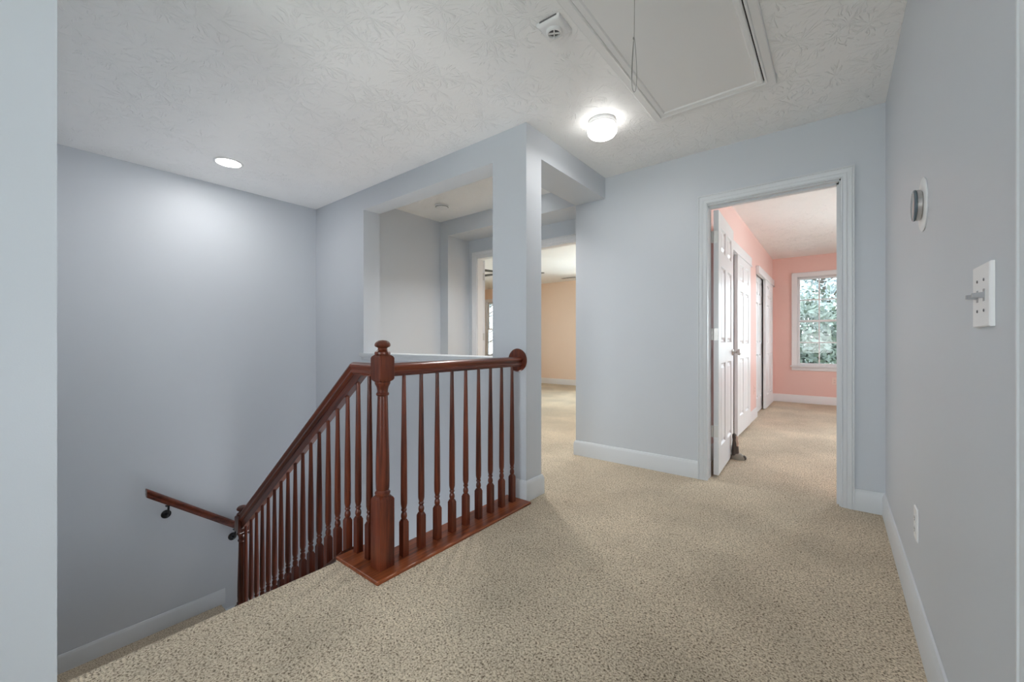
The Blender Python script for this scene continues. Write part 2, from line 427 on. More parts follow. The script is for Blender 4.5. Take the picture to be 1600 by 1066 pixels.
# travel order chosen so that 'out' points away from the opening
m.sweep([(0.030, YD - E_, 0), (0.030, YD - E_, 2.040), (-0.735, YD - E_, 2.040), (-0.735, YD - E_, 0)], CAS, (0, -1, 0))
m.box(-0.7495, -0.738, YD + 0.001, 3.372, 0, 2.05); m.box(0.021, 0.041, YD + 0.001, 3.372, 0, 2.05); m.box(-0.746, 0.041, YD + 0.001, 3.372, 2.030, 2.05)
m.box(0.009, 0.021, 3.29, 3.325, 0, 2.03); m.box(-0.738, 0.021, 3.29, 3.325, 2.018, 2.03)
struct(m, 'trim_1', M['trim'], 'moulded door casing and jamb around the pink bedroom doorway', 'door casing', smooth=25)
m = MB()
m.sweep([(-1.90, 3.5995, 0), (-1.90, 3.5995, 2.04), (-3.40, 3.5995, 2.04), (-3.40, 3.5995, 0)], CAS, (0, -1, 0))
m.box(-3.408, -3.388, 3.601, 3.692, 0, 2.048); m.box(-1.90, -1.882, 3.601, 3.692, 0, 2.048); m.box(-3.408, -1.882, 3.601, 3.692, 2.028, 2.048)
struct(m, 'trim_2', M['white'], 'white door casing in the alcove of the peach bedroom', 'door casing', smooth=25)
m = MB()
m.sweep([(XR - E_, 0.15, 0), (XR - E_, 0.15, 2.04), (XR - E_, 0.901, 2.04), (XR - E_, 0.901, 0)], CAS, (-1, 0, 0), flip=False)
m.box(XR + 0.001, XR + 0.114, 0.878, 0.896, 0, 2.045); m.box(XR + 0.001, XR + 0.114, 0.141, 0.159, 0, 2.045); m.box(XR + 0.001, XR + 0.114, 0.141, 0.896, 2.028, 2.045)
struct(m, 'trim_3', M['trim'], 'door casing at the right edge beside the switch plate', 'door casing', smooth=25)
m = MB()
m.box(-3.475, XE, 2.080, YC + 0.028, 0.888, 0.918)
pr = [(0, -0.028), (0.008, -0.028), (0.010, -0.020), (0.016, -0.012), (0.018, -0.002), (0.018, 0), (0, 0)]
m.sweep([(-3.455, YS - E_, 0.888), (XE - 0.001, YS - E_, 0.888)], pr, (0, 0, 1))
struct(m, 'trim_4', M['trim'], 'white cap ledge on the half wall behind the railing', 'ledge', bevel=0.003)

# ------------------------------------------------------------------ six panel doors
def leaf_mesh(W, H, t=0.035, cols=2):
    """leaf occupies x 0..W, y 0..t, z 0..H"""
    mb = MB(); c = 0.0135
    mb.box(0.002, W - 0.002, c, t - c, 0.002, H - 0.002)
    st = 0.115 * W / 0.76; mid = 0.10 * W / 0.76
    k = H / 2.013; zs = [(0.0, 0.20 * k), (0.845 * k, 1.005 * k), (1.605 * k, 1.715 * k), (1.905 * k, H)]
    rows = [(zs[0][1], zs[1][0]), (zs[1][1], zs[2][0]), (zs[2][1], zs[3][0])]
    xs = [(st, (W - mid) / 2), ((W + mid) / 2, W - st)] if cols == 2 else [(st, W - st)]
    mb.box(0, st, 0, t, 0, H); mb.box(W - st, W, 0, t, 0, H)
    if cols == 2: mb.box((W - mid) / 2, (W + mid) / 2, 0, t, 0, H)
    for a, b in zs: mb.box(st, W - st, 0.0001, t - 0.0001, a, b)
    for a, b in xs:
        for z0, z1 in rows:
            for side in (0, 1):
                y0, s = (c, -1) if side == 0 else (t - c, 1)
                def rg(i, d): return [(a + i, y0 + s * d, z0 + i), (b - i, y0 + s * d, z0 + i), (b - i, y0 + s * d, z1 - i), (a + i, y0 + s * d, z1 - i)]
                mb.loft([rg(0.0, 0.0133), rg(0.003, 0.0120), rg(0.012, 0.0006), rg(0.024, 0.0006), rg(0.042, 0.0100)], caps='end')
    return mb

def knob_mesh(mat):
    mb = MB()
    mb.lathe([(0, 0), (0.032, 0), (0.032, 0.004), (0.026, 0.009), (0.012, 0.011), (0.010, 0.030), (0.016, 0.036), (0.026, 0.043), (0.029, 0.052), (0.026, 0.061), (0.014, 0.067), (0, 0.068)], 24, mat)
    return mb

# door 1: bedroom door, swung open
d1 = thing('door_1', 'white six panel door standing open into the pink bedroom', 'door', (-0.689, 3.385, 0.012), kind='structure')
d1.rotation_euler = (0, 0, PI / 2 + math.radians(2.3))
W1 = 0.75
leaf_mesh(W1, 2.013).build('door_leaf', M['white'], d1, smooth=20)
# after rotation by 90 degrees local -y faces the room (+x world)
lab(knob_mesh(T(W1 - 0.065, 0, 0.92) @ R(PI / 2, 'X')).build('door_knob', M['steel'], d1), 'satin nickel round knob')
lab(knob_mesh(T(W1 - 0.065, 0.035, 0.92) @ R(-PI / 2, 'X')).build('door_knob', M['steel'], d1), 'satin nickel knob on the wall side')
for z in (1.81, 1.07, 0.33):
    h = MB()
    h.box(-0.0015, 0.0, 0.004, 0.031, z - 0.044, z + 0.044)
    h.tube([(-0.004, 0.040, z - 0.045), (-0.004, 0.040, z + 0.045)], 0.0055, 12)
    h.box(-0.0085, -0.006, 0.040, 0.068, z - 0.044, z + 0.044)
    for k, dz in ((0.012, -0.03), (0.022, -0.01), (0.012, 0.012), (0.022, 0.03)):
        h.lathe([(0.0032, -0.0024), (0.0028, -0.0004), (0, 0)], 10, T(0, k, z + dz) @ R(-PI / 2, 'Y'))
    lab(h.build('hinge', M['brass'], d1), 'pale metal butt hinge')

# door 2: leaf of the peach room, seen edge on
d2 = thing('door_2', 'white door leaf of the peach bedroom seen edge on', 'door', (-3.375, 3.715, 0.012), kind='structure')
d2.rotation_euler = (0, 0, PI / 2 + math.radians(47))
leaf_mesh(0.74, 2.013).build('door_leaf', M['white'], d2, smooth=20)
for z in (1.81, 1.07, 0.33):
    h = MB(); h.box(-0.0015, 0.0, 0.004, 0.031, z - 0.044, z + 0.044)
    h.tube([(-0.004, 0.040, z - 0.045), (-0.004, 0.040, z + 0.045)], 0.0055, 12)
    h.build('hinge', M['brass'], d2)
# door 3: closed door in the right wall
d3 = thing('door_3', 'white door standing open into the side room at the right', 'door', (XR + 0.116, 0.161, 0.012), kind='structure')
d3.rotation_euler = (0, 0, math.radians(4))
leaf_mesh(0.715, 2.012).build('door_leaf', M['white'], d3, smooth=20)

# closet sliding doors (bypass pairs) with fascia boards
def closet(n, y0, y1, panels, fy0, fy1, label, plabels):
    mb = MB()
    mb.box(XP + 0.001, -0.801, fy0, fy1, 1.945, 2.055)
    mb.box(-0.801, -0.792, fy0, fy1, 1.945, 1.957)
    struct(mb, 'trim_%d' % n, M['white'], label, 'closet trim', bevel=0.002)
    for i, ((a, b, x), pl) in enumerate(zip(panels, plabels)):
        d = thing('door_%d' % (n * 2 - 6 + i), pl, 'closet door', (x, a, 0.02), kind='structure')
        d.rotation_euler = (0, 0, PI / 2)
        leaf_mesh(b - a, 1.955, 0.033).build('door_leaf', M['white'], d, smooth=20)
closet(5, 4.0, 5.7, [(4.02, 4.86, -0.862), (4.86, 5.70, -0.805)], 4.0, 5.77, 'white fascia board over the nearer closet doors',
       ['nearer sliding closet door set back behind the bedroom door', 'nearer white sliding closet door with six raised panels'])
closet(6, 6.42, 8.02, [(6.42, 7.22, -0.862), (7.10, 7.98, -0.805)], 6.39, 8.16, 'white fascia board over the farther closet doors',
       ['farther closet door left of the dark gap', 'farther closet door beside the window wall corner'])

# ------------------------------------------------------------------ windows
def window(n, a, b, label, ncol=3, wall_y_=YF, y_out=YF + 0.14, z0=WZ0, z1=WZ1, inn=-1):
    """window in a wall running along X; the room lies on side inn of wall_y_"""
    w = thing('window_%d' % n, label, 'window', ((a + b) / 2, wall_y_, z0), kind='structure')
    ox, oy, oz = w.location
    def P(mb, name, mat, **k):
        mb.v = [(x - ox, y - oy, z - oz) for x, y, z in mb.v]
        return mb.build(name, M[mat], w, **k)
    s = inn
    yi = wall_y_ + s * 0.0005
    # casing (picture frame top and sides)
    mb = MB(); cw = 0.068
    for x0, x1, za, zb in ((a - cw, a + 0.004, z0, z1 + cw), (b - 0.004, b + cw, z0, z1 + cw), (a + 0.004, b - 0.004, z1 - 0.004, z1 + cw)):
        mb.box(x0, x1, yi, yi + s * 0.017, za, zb)
    for x0, x1, za, zb in ((a - cw, a - cw + 0.012, z0, z1 + cw), (b + cw - 0.012, b + cw, z0, z1 + cw), (a - cw, b + cw, z1 + cw - 0.012, z1 + cw)):
        mb.box(x0, x1, yi + s * 0.017, yi + s * 0.023, za, zb)
    P(mb, 'window_casing', 'white')
    mb = MB(); mb.box(a - cw - 0.02, b + cw + 0.02, yi, yi + s * 0.045, z0 - 0.022, z0 + 0.0); mb.box(a - cw, b + cw, yi, yi + s * 0.018, z0 - 0.078, z0 - 0.022)
    P(mb, 'window_sill', 'white', bevel=0.002)
    # frame lining
    mb = MB(); yo = y_out - (-s) * 0.01
    for x0, x1, za, zb in ((a, a + 0.012, z0, z1), (b - 0.012, b, z0, z1), (a, b, z1 - 0.012, z1), (a, b, z0, z0 + 0.012)):
        mb.box(x0, x1, yi - s * 0.001, yo, za, zb)
    P(mb, 'window_frame', 'white')
    zm = (z0 + z1) / 2
    for nm, za, zb, yy in (('lower_sash', z0 + 0.013, zm + 0.018, wall_y_ - s * 0.035), ('upper_sash', zm - 0.018, z1 - 0.013, wall_y_ - s * 0.068)):
        fw = 0.030; x0, x1 = a + 0.013, b - 0.013; t = 0.028
        mb = MB()
        mb.box(x0, x0 + fw, yy, yy - s * t, za, zb); mb.box(x1 - fw, x1, yy, yy - s * t, za, zb)
        mb.box(x0, x1, yy + s * 0.0004, yy - s * (t + 0.0004), za, za + fw); mb.box(x0, x1, yy + s * 0.0004, yy - s * (t + 0.0004), zb - fw, zb)
        gx0, gx1, gz0, gz1 = x0 + fw, x1 - fw, za + fw, zb - fw
        for k in range(1, ncol):
            xm = gx0 + (gx1 - gx0) * k / ncol; mb.box(xm - 0.009, xm + 0.009, yy - s * 0.006, yy - s * 0.022, gz0, gz1)
        zc = (gz0 + gz1) / 2; mb.box(gx0, gx1, yy - s * 0.0055, yy - s * 0.0225, zc - 0.009, zc + 0.009)
        so = P(mb, nm, 'white')
        g = MB(); g.box(gx0 - 0.004, gx1 + 0.004, yy - s * 0.013, yy - s * 0.016, gz0 - 0.004, gz1 + 0.004)
        g.v = [(x - ox, y - oy, z - oz) for x, y, z in g.v]
        g.build('glass_pane', M['glass'], so)
    return w
window(1, *PW[0], 'white double hung window with muntins in the pink bedroom')
window(2, *PW[1], 'unseen second window added farther right to light the pink bedroom')  # out of view, added to let more light into the pink room
window(3, *OW[0], 'white double hung window at the left of the peach bedroom')
window(4, *OW[1], 'unseen middle window added to light the peach bedroom')  # this and the next are unseen, added to light the peach room
window(5, *OW[2], 'unseen right window added to light the peach bedroom')
def side_window(n, y0, y1, x, label, s, z0=WZ0, z1=WZ1):
    w_ = window(n, -(y1 - y0) / 2, (y1 - y0) / 2, label, 4, 0.0, 0.10, z0, z1)
    w_.location = (x, (y0 + y1) / 2, z0); w_.rotation_euler = (0, 0, s)
side_window(7, 4.8, 6.4, 2.6, 'unseen wide side window added to light the pink bedroom', -PI / 2)  # added out of view as a second source for the pink room
side_window(8, 5.1, 6.7, -8.0, 'unseen wide side window added to light the peach bedroom', PI / 2)  # added out of view to brighten the peach room from its side
side_window(9, -0.5, 1.1, 2.6, 'unseen wide window added in the side room to light the hall', -PI / 2, 0.5, 2.2)  # unseen, added so light reaches the hall through the right hand doorway
window(6, -1.55, -0.05, 'unseen wide window added at the near end to light the hall', 4, -2.3, -2.42, 0.55, 2.15, inn=1)  # unseen, added behind the camera to brighten the hall

# ------------------------------------------------------------------ stairs
SL = 0.762
st = thing('staircase', 'carpeted stairs descending left from the hall to a landing', 'staircase', (-1.84, 0.57, -1.35))
def sb(mb, name, mat, **k):
    mb.v = [(x + 1.84, y - 0.57, z + 1.35) for x, y, z in mb.v]
    return mb.build(name, mat, st, **k)
rise = 1.35 / 7; run = 0.254
for i in range(1, 7):
    z = -rise * i; x1 = -1.845 - run * (i - 1); x0 = x1 - run - 0.0
    mb = MB(); mb.box(x0 - 0.02, x1, 0.108, 1.03, z - 0.19, z)
    sb(mb, 'carpeted_step', M['carpet'], bevel=0.015)
mb = MB(); mb.box(XL + 0.002, -3.369, 0.108, 1.25, -1.60, -1.35); sb(mb, 'stair_landing', M['carpet'], bevel=0.015)
mb = MB(); mb.box(XL + 0.002, -3.369, 1.251, YS - 0.002, -1.80, -1.545); sb(mb, 'stair_landing', M['carpet'], bevel=0.015)
mb = MB(); mb.loft([[(-1.842, y, -0.02), (-1.842, y, -0.40), (-3.37, y, -1.70), (-3.37, y, -0.02 - SL * 1.50)] for y in (1.035, 1.115)])
lab(sb(mb, 'stair_stringer', M['hall']), 'painted closed stringer under the sloping railing')

# ------------------------------------------------------------------ railing
NX, NY = -1.6025, 1.0775
rl = thing('stair_railing', 'cherry stained wooden stair railing with turned balusters and newel posts', 'stair railing', (NX, NY, 0))
def rb(mb, name, mat, **k):
    mb.v = [(x - NX, y - NY, z) for x, y, z in mb.v]
    return mb.build(name, M[mat], rl, **k)
BZ = 0.013
# base plate: an L around the newel
mb = MB()
pl = [(-1.842, 0.985), (-1.503, 0.985), (-1.503, 2.088), (-1.700, 2.088), (-1.700, 1.165), (-1.842, 1.165)]
def ins(d): # simple inset of the outer edge for a rounded top
    return [(-1.842, 0.985 + d), (-1.503 - d, 0.985 + d), (-1.503 - d, 2.088), (-1.700, 2.088), (-1.700, 1.165), (-1.842, 1.165)]
mb.loft([[(x, y, 0.0005) for x, y in pl], [(x, y, BZ - 0.005) for x, y in pl], [(x, y, BZ - 0.0015) for x, y in ins(0.003)], [(x, y, BZ) for x, y in ins(0.007)]])
rb(mb, 'base_plate', 'plate_y', smooth=20)
# handrail profile: (side, height above bottom)
RP = [(-0.020, 0), (0.020, 0), (0.020, 0.006), (0.029, 0.012), (0.029, 0.020), (0.024, 0.026), (0.026, 0.034), (0.031, 0.042), (0.029, 0.050), (0.020, 0.056), (0.008, 0.0595),
      (-0.008, 0.0595), (-0.020, 0.056), (-0.029, 0.050), (-0.031, 0.042), (-0.026, 0.034), (-0.024, 0.026), (-0.029, 0.020), (-0.029, 0.012), (-0.020, 0.006)]
RZ = 0.868
mb = MB(); mb.loft([[(NX + a, y, RZ + h) for a, h in RP] for y in (NY + 0.036, YS - 0.012)]); rb(mb, 'handrail', 'wood_y', smooth=40)
XK = -1.812
xk2 = -3.275
def slz(x): return RZ + SL * (x - XK)
mb = MB(); vk = 1.0 / math.cos(math.atan(SL))
kx = 0.0
r1 = [(NX - 0.036, NY + a, RZ + h) for a, h in RP]
# mitre at the kink: top moves slightly along x
r2 = [(XK - 0.35 * h, NY + a, RZ + h) for a, h in RP]
r3 = [(xk2, NY + a, RZ + SL * (xk2 - XK) + h * vk) for a, h in RP]
mb.loft([r1, r2]); rb(mb, 'handrail', 'wood_x', smooth=40)
mb = MB(); mb.loft([r2, r3]); rb(mb, 'handrail', 'wood_s', smooth=40)
mb = MB()
mb.loft([[(x, NY + a, slz(x) + h) for a, h in ((-0.017, 0.002), (0.017, 0.002), (0.017, -0.05), (-0.017, -0.05))] for x in (xk2, XK + 0.0)]
        + [[(XK + 0.062, NY + a, RZ + h) for a, h in ((-0.017, 0.002), (0.017, 0.002), (0.017, -0.003), (-0.017, -0.003))]])
rb(mb, 'handrail_fillet', 'wood_s')
mb = MB(); mb.lathe([(0, 0), (0.074, 0), (0.076, 0.006), (0.070, 0.012), (0.055, 0.014), (0, 0.014)], 40, T(-1.622, YS - 0.0005, 0.905) @ R(PI / 2, 'X') )
rb(mb, 'rosette', 'wood_z')

def newel(x, y, base, zoff):
    mb = MB(); h = 0.0375; t = T(x, y, zoff); c = 0.005
    def blk(z0, z1, top, bot):
        # square block with arched ends
        ch = 0.019
        rings = []
        def octo(hh, cut, z): return [(hh, -hh + cut, z), (hh, hh - cut, z), (hh - cut, hh, z), (-hh + cut, hh, z), (-hh, hh - cut, z), (-hh, -hh + cut, z), (-hh + cut, -hh, z), (hh - cut, -hh, z)]
        if bot: rings += [octo(0.026, 0.0145, z0), octo(h - 0.003, 0.003, z0 + ch * 0.6)]
        rings += [octo(h, 0.0015, z0 + (ch if bot else 0))]
        rings += [octo(h, 0.0015, z1 - (ch if top else 0))]
        if top: rings += [octo(h - 0.003, 0.003, z1 - ch * 0.6), octo(0.026, 0.0145, z1)]
        mb.loft(rings, mat=t)
    blk(base - zoff, 0.335, True, False)
    mb.lathe([(0.026, 0.325), (0.031, 0.335), (0.034, 0.342), (0.034, 0.348), (0.029, 0.353), (0.027, 0.358), (0.0295, 0.364), (0.0305, 0.40), (0.030, 0.46), (0.0275, 0.58), (0.0245, 0.70), (0.0225, 0.782),
              (0.027, 0.785), (0.029, 0.790), (0.027, 0.796), (0.0235, 0.799), (0.0235, 0.808), (0.026, 0.822), (0.031, 0.832), (0.034, 0.838), (0.034, 0.845), (0.028, 0.849), (0.026, 0.856)], 32, t)
    blk(0.842, 0.972, True, True)
    mb.lathe([(0.026, 0.962), (0.034, 0.968), (0.0355, 0.974), (0.034, 0.980), (0.027, 0.986), (0.022, 0.990), (0.020, 0.997), (0.024, 1.001), (0.032, 1.004), (0.0355, 1.010), (0.034, 1.018), (0.027, 1.027), (0.016, 1.032), (0, 1.034)], 32, t)
    rb(mb, 'newel_post', 'wood_z', smooth=30)
newel(NX, NY, BZ, 0.0)
newel(-3.312, NY, -1.35, -1.177)

def baluster(x, y, z0, ztop, bh, slope=0.0):
    mb = MB(); h = 0.016; t = T(x, y, 0)
    bot = [(-h, -h, z0 - slope * h), (h, -h, z0 + slope * h), (h, h, z0 + slope * h), (-h, h, z0 - slope * h)]
    zt = z0 + bh
    mb.loft([bot, [(-h, -h, zt - 0.014), (h, -h, zt - 0.014), (h, h, zt - 0.014), (-h, h, zt - 0.014)], [(-0.010, -0.010, zt), (0.010, -0.010, zt), (0.010, 0.010, zt), (-0.010, 0.010, zt)]], mat=t)
    L = ztop - zt
    pr = [(0.010, zt - 0.003), (0.0125, zt + 0.004), (0.0148, zt + 0.014), (0.0135, zt + 0.026), (0.0098, zt + 0.033), (0.0098, zt + 0.037), (0.0135, zt + 0.041), (0.0135, zt + 0.047), (0.0105, zt + 0.052),
          (0.0128, zt + 0.058), (0.0155, zt + 0.072), (0.0158, zt + 0.11), (0.0145, zt + 0.10 + L * 0.3), (0.0115, zt + L * 0.72), (0.0088, ztop)]
    mb.lathe(pr, 16, t)
    rb(mb, 'baluster', 'wood_z', smooth=40)
for k in range(9): baluster(NX, 1.194 + 0.1032 * k, BZ, RZ + 0.004, 0.172)
def capz(x): return min(BZ, SL * (x + 1.885) + 0.0)
for k in range(17):
    x = -1.707 - 0.0962 * k
    zt = RZ + 0.004 if x > XK else slz(x) + 0.004
    if x > XK + 0.0: zt = min(RZ + 0.004, zt + 0.0 if x < XK else RZ + 0.004)
    baluster(x, NY, capz(x) if x < -1.842 else BZ, zt - (0.045 if x < XK else 0), 0.163 if x < -1.842 else 0.172, SL if x < -1.87 else 0)
mb = MB()
mb.loft([[(x, y, z + h) for y, h in ((1.028, -0.022), (1.127, -0.022), (1.127, -0.003), (1.124, 0), (1.031, 0), (1.028, -0.003))] for x, z in ((-1.872, 0.010), (-3.274, capz(-3.274)))])
rb(mb, 'stringer_cap', 'wood_s')

# wall handrail
hr = thing('wall_handrail', 'short sloping wooden handrail on black brackets on the stairwell wall', 'handrail', (XL, 1.07, -0.4))
def hb(mb, name, mat, par=None, **k):
    if par is None: mb.v = [(x - XL, y - 1.07, z + 0.4) for x, y, z in mb.v]
    else: mb.v = [(x - XL, y - 1.07, z + 0.4) for x, y, z in mb.v]
    return mb.build(name, mat, par or hr, **k)
hx = XL + 0.085
def hz(y): return -0.205 - 0.765 * (y - 0.72)
mb = MB(); mb.loft([[(hx + a, y, hz(y) + h * 1.15) for a, h in RP] for y in (0.722, 1.45)]); hb(mb, 'rail', M['wood_y'], smooth=40)
for y in (0.86, 1.335):
    mb = MB(); zb = hz(y) - 0.095
    mb.lathe([(0, 0), (0.034, 0), (0.034, 0.005), (0.024, 0.009), (0, 0.010)], 24, T(XL + 0.0005, y, zb) @ R(PI / 2, 'Y'))
    mb.tube([(XL + 0.008, y, zb), (XL + 0.045, y, zb - 0.004), (XL + 0.075, y, zb + 0.02), (hx, y, hz(y) - 0.006)], 0.0075, 10)
    mb.box(hx - 0.016, hx + 0.016, y - 0.02, y + 0.02, hz(y) - 0.006, hz(y) - 0.0005)
    lab(hb(mb, 'bracket', M['black']), 'black metal wall bracket')

# ------------------------------------------------------------------ ceiling fittings
# attic hatch
HX0, HX1, HY0, HY1 = -0.897, -0.246, 1.22, 2.618
ah = thing('attic_hatch', 'white attic access hatch with moulded frame in the ceiling', 'attic hatch', ((HX0 + HX1) / 2, (HY0 + HY1) / 2, CZ))
def hb2(mb, name, mat, **k):
    ox, oy, oz = ah.location
    mb.v = [(x - ox, y - oy, z - oz) for x, y, z in mb.v]
    return mb.build(name, M[mat], ah, **k)
mb = MB()
fp = [(0, 0), (0, 0.010), (0.004, 0.013), (0.036, 0.013), (0.039, 0.018), (0.044, 0.020), (0.048, 0.016), (0.050, 0.010), (0.050, 0.0)]
mb.sweep([(HX0, HY0, CZ - 0.0005), (HX0, HY1, CZ - 0.0005), (HX1, HY1, CZ - 0.0005), (HX1, HY0, CZ - 0.0005)], fp, (0, 0, -1), closed=True, flip=True)
hb2(mb, 'hatch_frame', 'hatch', smooth=25)
mb = MB(); a = 0.0555
mb.box(HX0 + 0.049, HX1 - a, HY0 + a, HY1 - 0.052, CZ - 0.006, CZ - 0.0006)
hb2(mb, 'hatch_panel', 'hatch')
mb = MB()
ip = [(0, 0), (0, 0.008), (0.005, 0.012), (0.012, 0.009), (0.024, 0.007), (0.028, 0.003), (0.030, 0.0)]
mb.sweep([(HX0 + 0.050, HY0 + a, CZ - 0.006), (HX0 + 0.050, HY1 - 0.052, CZ - 0.006), (HX1 - a, HY1 - 0.052, CZ - 0.006), (HX1 - a, HY0 + a, CZ - 0.006)], ip, (0, 0, -1), closed=True, flip=True)
hb2(mb, 'panel_moulding', 'hatch', smooth=25)
mb = MB(); mb.box(HX0 + 0.050, HX1 - 0.050, HY0 + 0.050, HY1 - 0.050, CZ - 0.002, CZ - 0.0004)
lab(hb2(mb, 'hatch_gap', 'dark'), 'dark gap between frame and panel')
mb = MB(); cx, cy = -0.600, 1.507
mb.tube([(cx, cy, CZ - 0.006), (cx + 0.001, cy, 2.30), (cx, cy, 2.187)], 0.0011, 8)
mb.lathe([(0, -0.006), (0.003, -0.003), (0.0035, 0), (0.003, 0.003), (0, 0.006)], 10, T(cx - 0.002, cy, 2.187))
lp = []
for k in range(25):
    t = 2 * PI * k / 24
    zz = 2.187 - 0.1035 * (1 - math.cos(t)); w = 0.0135 * math.sin(t) * (0.35 + 0.65 * (1 - math.cos(t)) / 2)
    lp.append((cx + w * 0.78, cy + w * 0.62, zz))
mb.tube(lp, 0.0011, 8)
mb.tube([(cx - 0.001, cy, 2.187), (cx - 0.005, cy - 0.003, 2.10), (cx - 0.008, cy - 0.004, 2.02)], 0.0010, 8)
lab(hb2(mb, 'pull_cord', 'cord'), 'thin grey pull cord with a knotted loop')
mb = MB(); mb.lathe([(0, 0), (0.006, 0), (0.006, -0.004), (0.003, -0.012), (0, -0.012)], 12, T(cx, cy, CZ - 0.006)); hb2(mb, 'screw_eye', 'cord')

# flush mount light
fl = thing('ceiling_light', 'lit flush mount ceiling light with frosted glass bowl', 'ceiling light', (-1.169, 2.404, CZ))
mb = MB(); mb.lathe([(0, -0.0005), (0.086, -0.0005), (0.088, -0.004), (0.088, -0.016), (0.085, -0.019), (0.084, -0.026), (0.080, -0.030), (0, -0.030)], 40); mb.build('light_base', M['plastic'], fl)
mb = MB(); mb.lathe([(0.070, -0.029), (0.080, -0.034), (0.090, -0.046), (0.0935, -0.060), (0.090, -0.076), (0.078, -0.092), (0.056, -0.104), (0.030, -0.110), (0, -0.112)], 40)
lab(mb.build('glass_bowl', M['bulb'], fl), 'glowing frosted glass bowl')
# recessed light
rc = thing('recessed_light', 'lit round recessed light over the stairwell', 'ceiling light', (-3.752, 1.125, CZ))
mb = MB(); mb.lathe([(0.082, -0.0005), (0.100, -0.0005), (0.100, -0.003), (0.095, -0.006), (0.084, -0.005), (0.082, -0.0005)], 40)
mb.build('light_trim', M['plastic'], rc)
mb = MB(); mb.lathe([(0, -0.0006), (0.0825, -0.0006), (0.0825, -0.004), (0.05, -0.006), (0, -0.0065)], 40); lab(mb.build('light_lens', M['lens'], rc), 'glowing white lens')
rc_fill = thing('recessed_light', 'unseen recessed light added behind the square column to brighten the passage', 'ceiling light', (-2.45, 2.95, CZ))  # added fixture, hidden by the column, fills the passage with light
for ch in rc.children:
    c_ = ch.copy(); COL.objects.link(c_); c_.parent = rc_fill
# square alarm
sa = thing('smoke_alarm', 'square white alarm with round grille beside the attic hatch', 'smoke alarm', (-0.985, 1.545, CZ))
sa.rotation_euler = (0, 0, math.radians(2))
mb = MB(); mb.sq([(0.058, -0.0005), (0.058, -0.010), (0.054, -0.016), (0.046, -0.021), (0.042, -0.022)]); mb.build('alarm_body', M['plastic'], sa)
mb = MB(); mb.lathe([(0.036, -0.021), (0.034, -0.034), (0.031, -0.036), (0.0265, -0.036), (0.0255, -0.031), (0.0255, -0.021)], 32); mb.build('grille_ring', M['plastic'], sa)
mb = MB(); mb.lathe([(0, -0.0222), (0.0258, -0.0222), (0.0258, -0.0245), (0, -0.0245)], 32); lab(mb.build('grille_recess', M['grille'], sa), 'dark round sounder opening')
mb = MB()
for a_ in (0.5, 0.5 + PI / 2): mb.box(-0.026, 0.026, -0.0025, 0.0025, -0.0345, -0.0290, R(a_, 'Z'))
mb.build('grille_cross', M['plastic'], sa)
mb = MB(); mb.box(-0.040, 0.045, -0.0605, -0.0575, -0.006, -0.001); lab(mb.build('edge_shadow', M['grille'], sa), 'dark strip drawn in for the shadow along one side')  # dark strip stands in for the shadow along the alarm edge
# round detector in the passage
sd = thing('smoke_detector', 'round white smoke detector on the passage ceiling beyond the half wall', 'smoke detector', (-3.20, 2.86, CZ))
mb = MB(); mb.lathe([(0, -0.0005), (0.070, -0.0005), (0.070, -0.010), (0.064, -0.014), (0.060, -0.028), (0.045, -0.034), (0, -0.035)], 36); mb.build('detector_body', M['plastic'], sd)
mb = MB(); mb.lathe([(0.0615, -0.016), (0.066, -0.016), (0.066, -0.019), (0.061, -0.019), (0.0615, -0.016)], 36); mb.build('detector_vent', M['grille'], sd)

# ------------------------------------------------------------------ wall fittings
# thermostat on the right wall (axis along -x)
tm = thing('thermostat', 'round silver thermostat on an oval white wall plate', 'thermostat', (XR, 1.930, 1.488))
rot = R(-PI / 2, 'Y')
def lz(prof, sc=1.0): m_ = MB(); m_.lathe(prof, 40, rot @ Matrix.Diagonal((sc, 1, 1, 1))); return m_
lz([(0, 0.0), (0.078, 0.0), (0.080, 0.002), (0.080, 0.004), (0.076, 0.0065), (0, 0.0065)], 1.12).build('wall_plate', M['plastic'], tm)
lab(lz([(0.042, 0.006), (0.046, 0.0075), (0.050, 0.010), (0.051, 0.020), (0.049, 0.021), (0, 0.021)]).build('thermostat_ring', M['steel'], tm), 'brushed silver ring')
lab(lz([(0, 0.0205), (0.050, 0.0205), (0.052, 0.022), (0.052, 0.026), (0.049, 0.028), (0.040, 0.029), (0, 0.0293)]).build('display_glass', M['tglass'], tm), 'dark glass face')
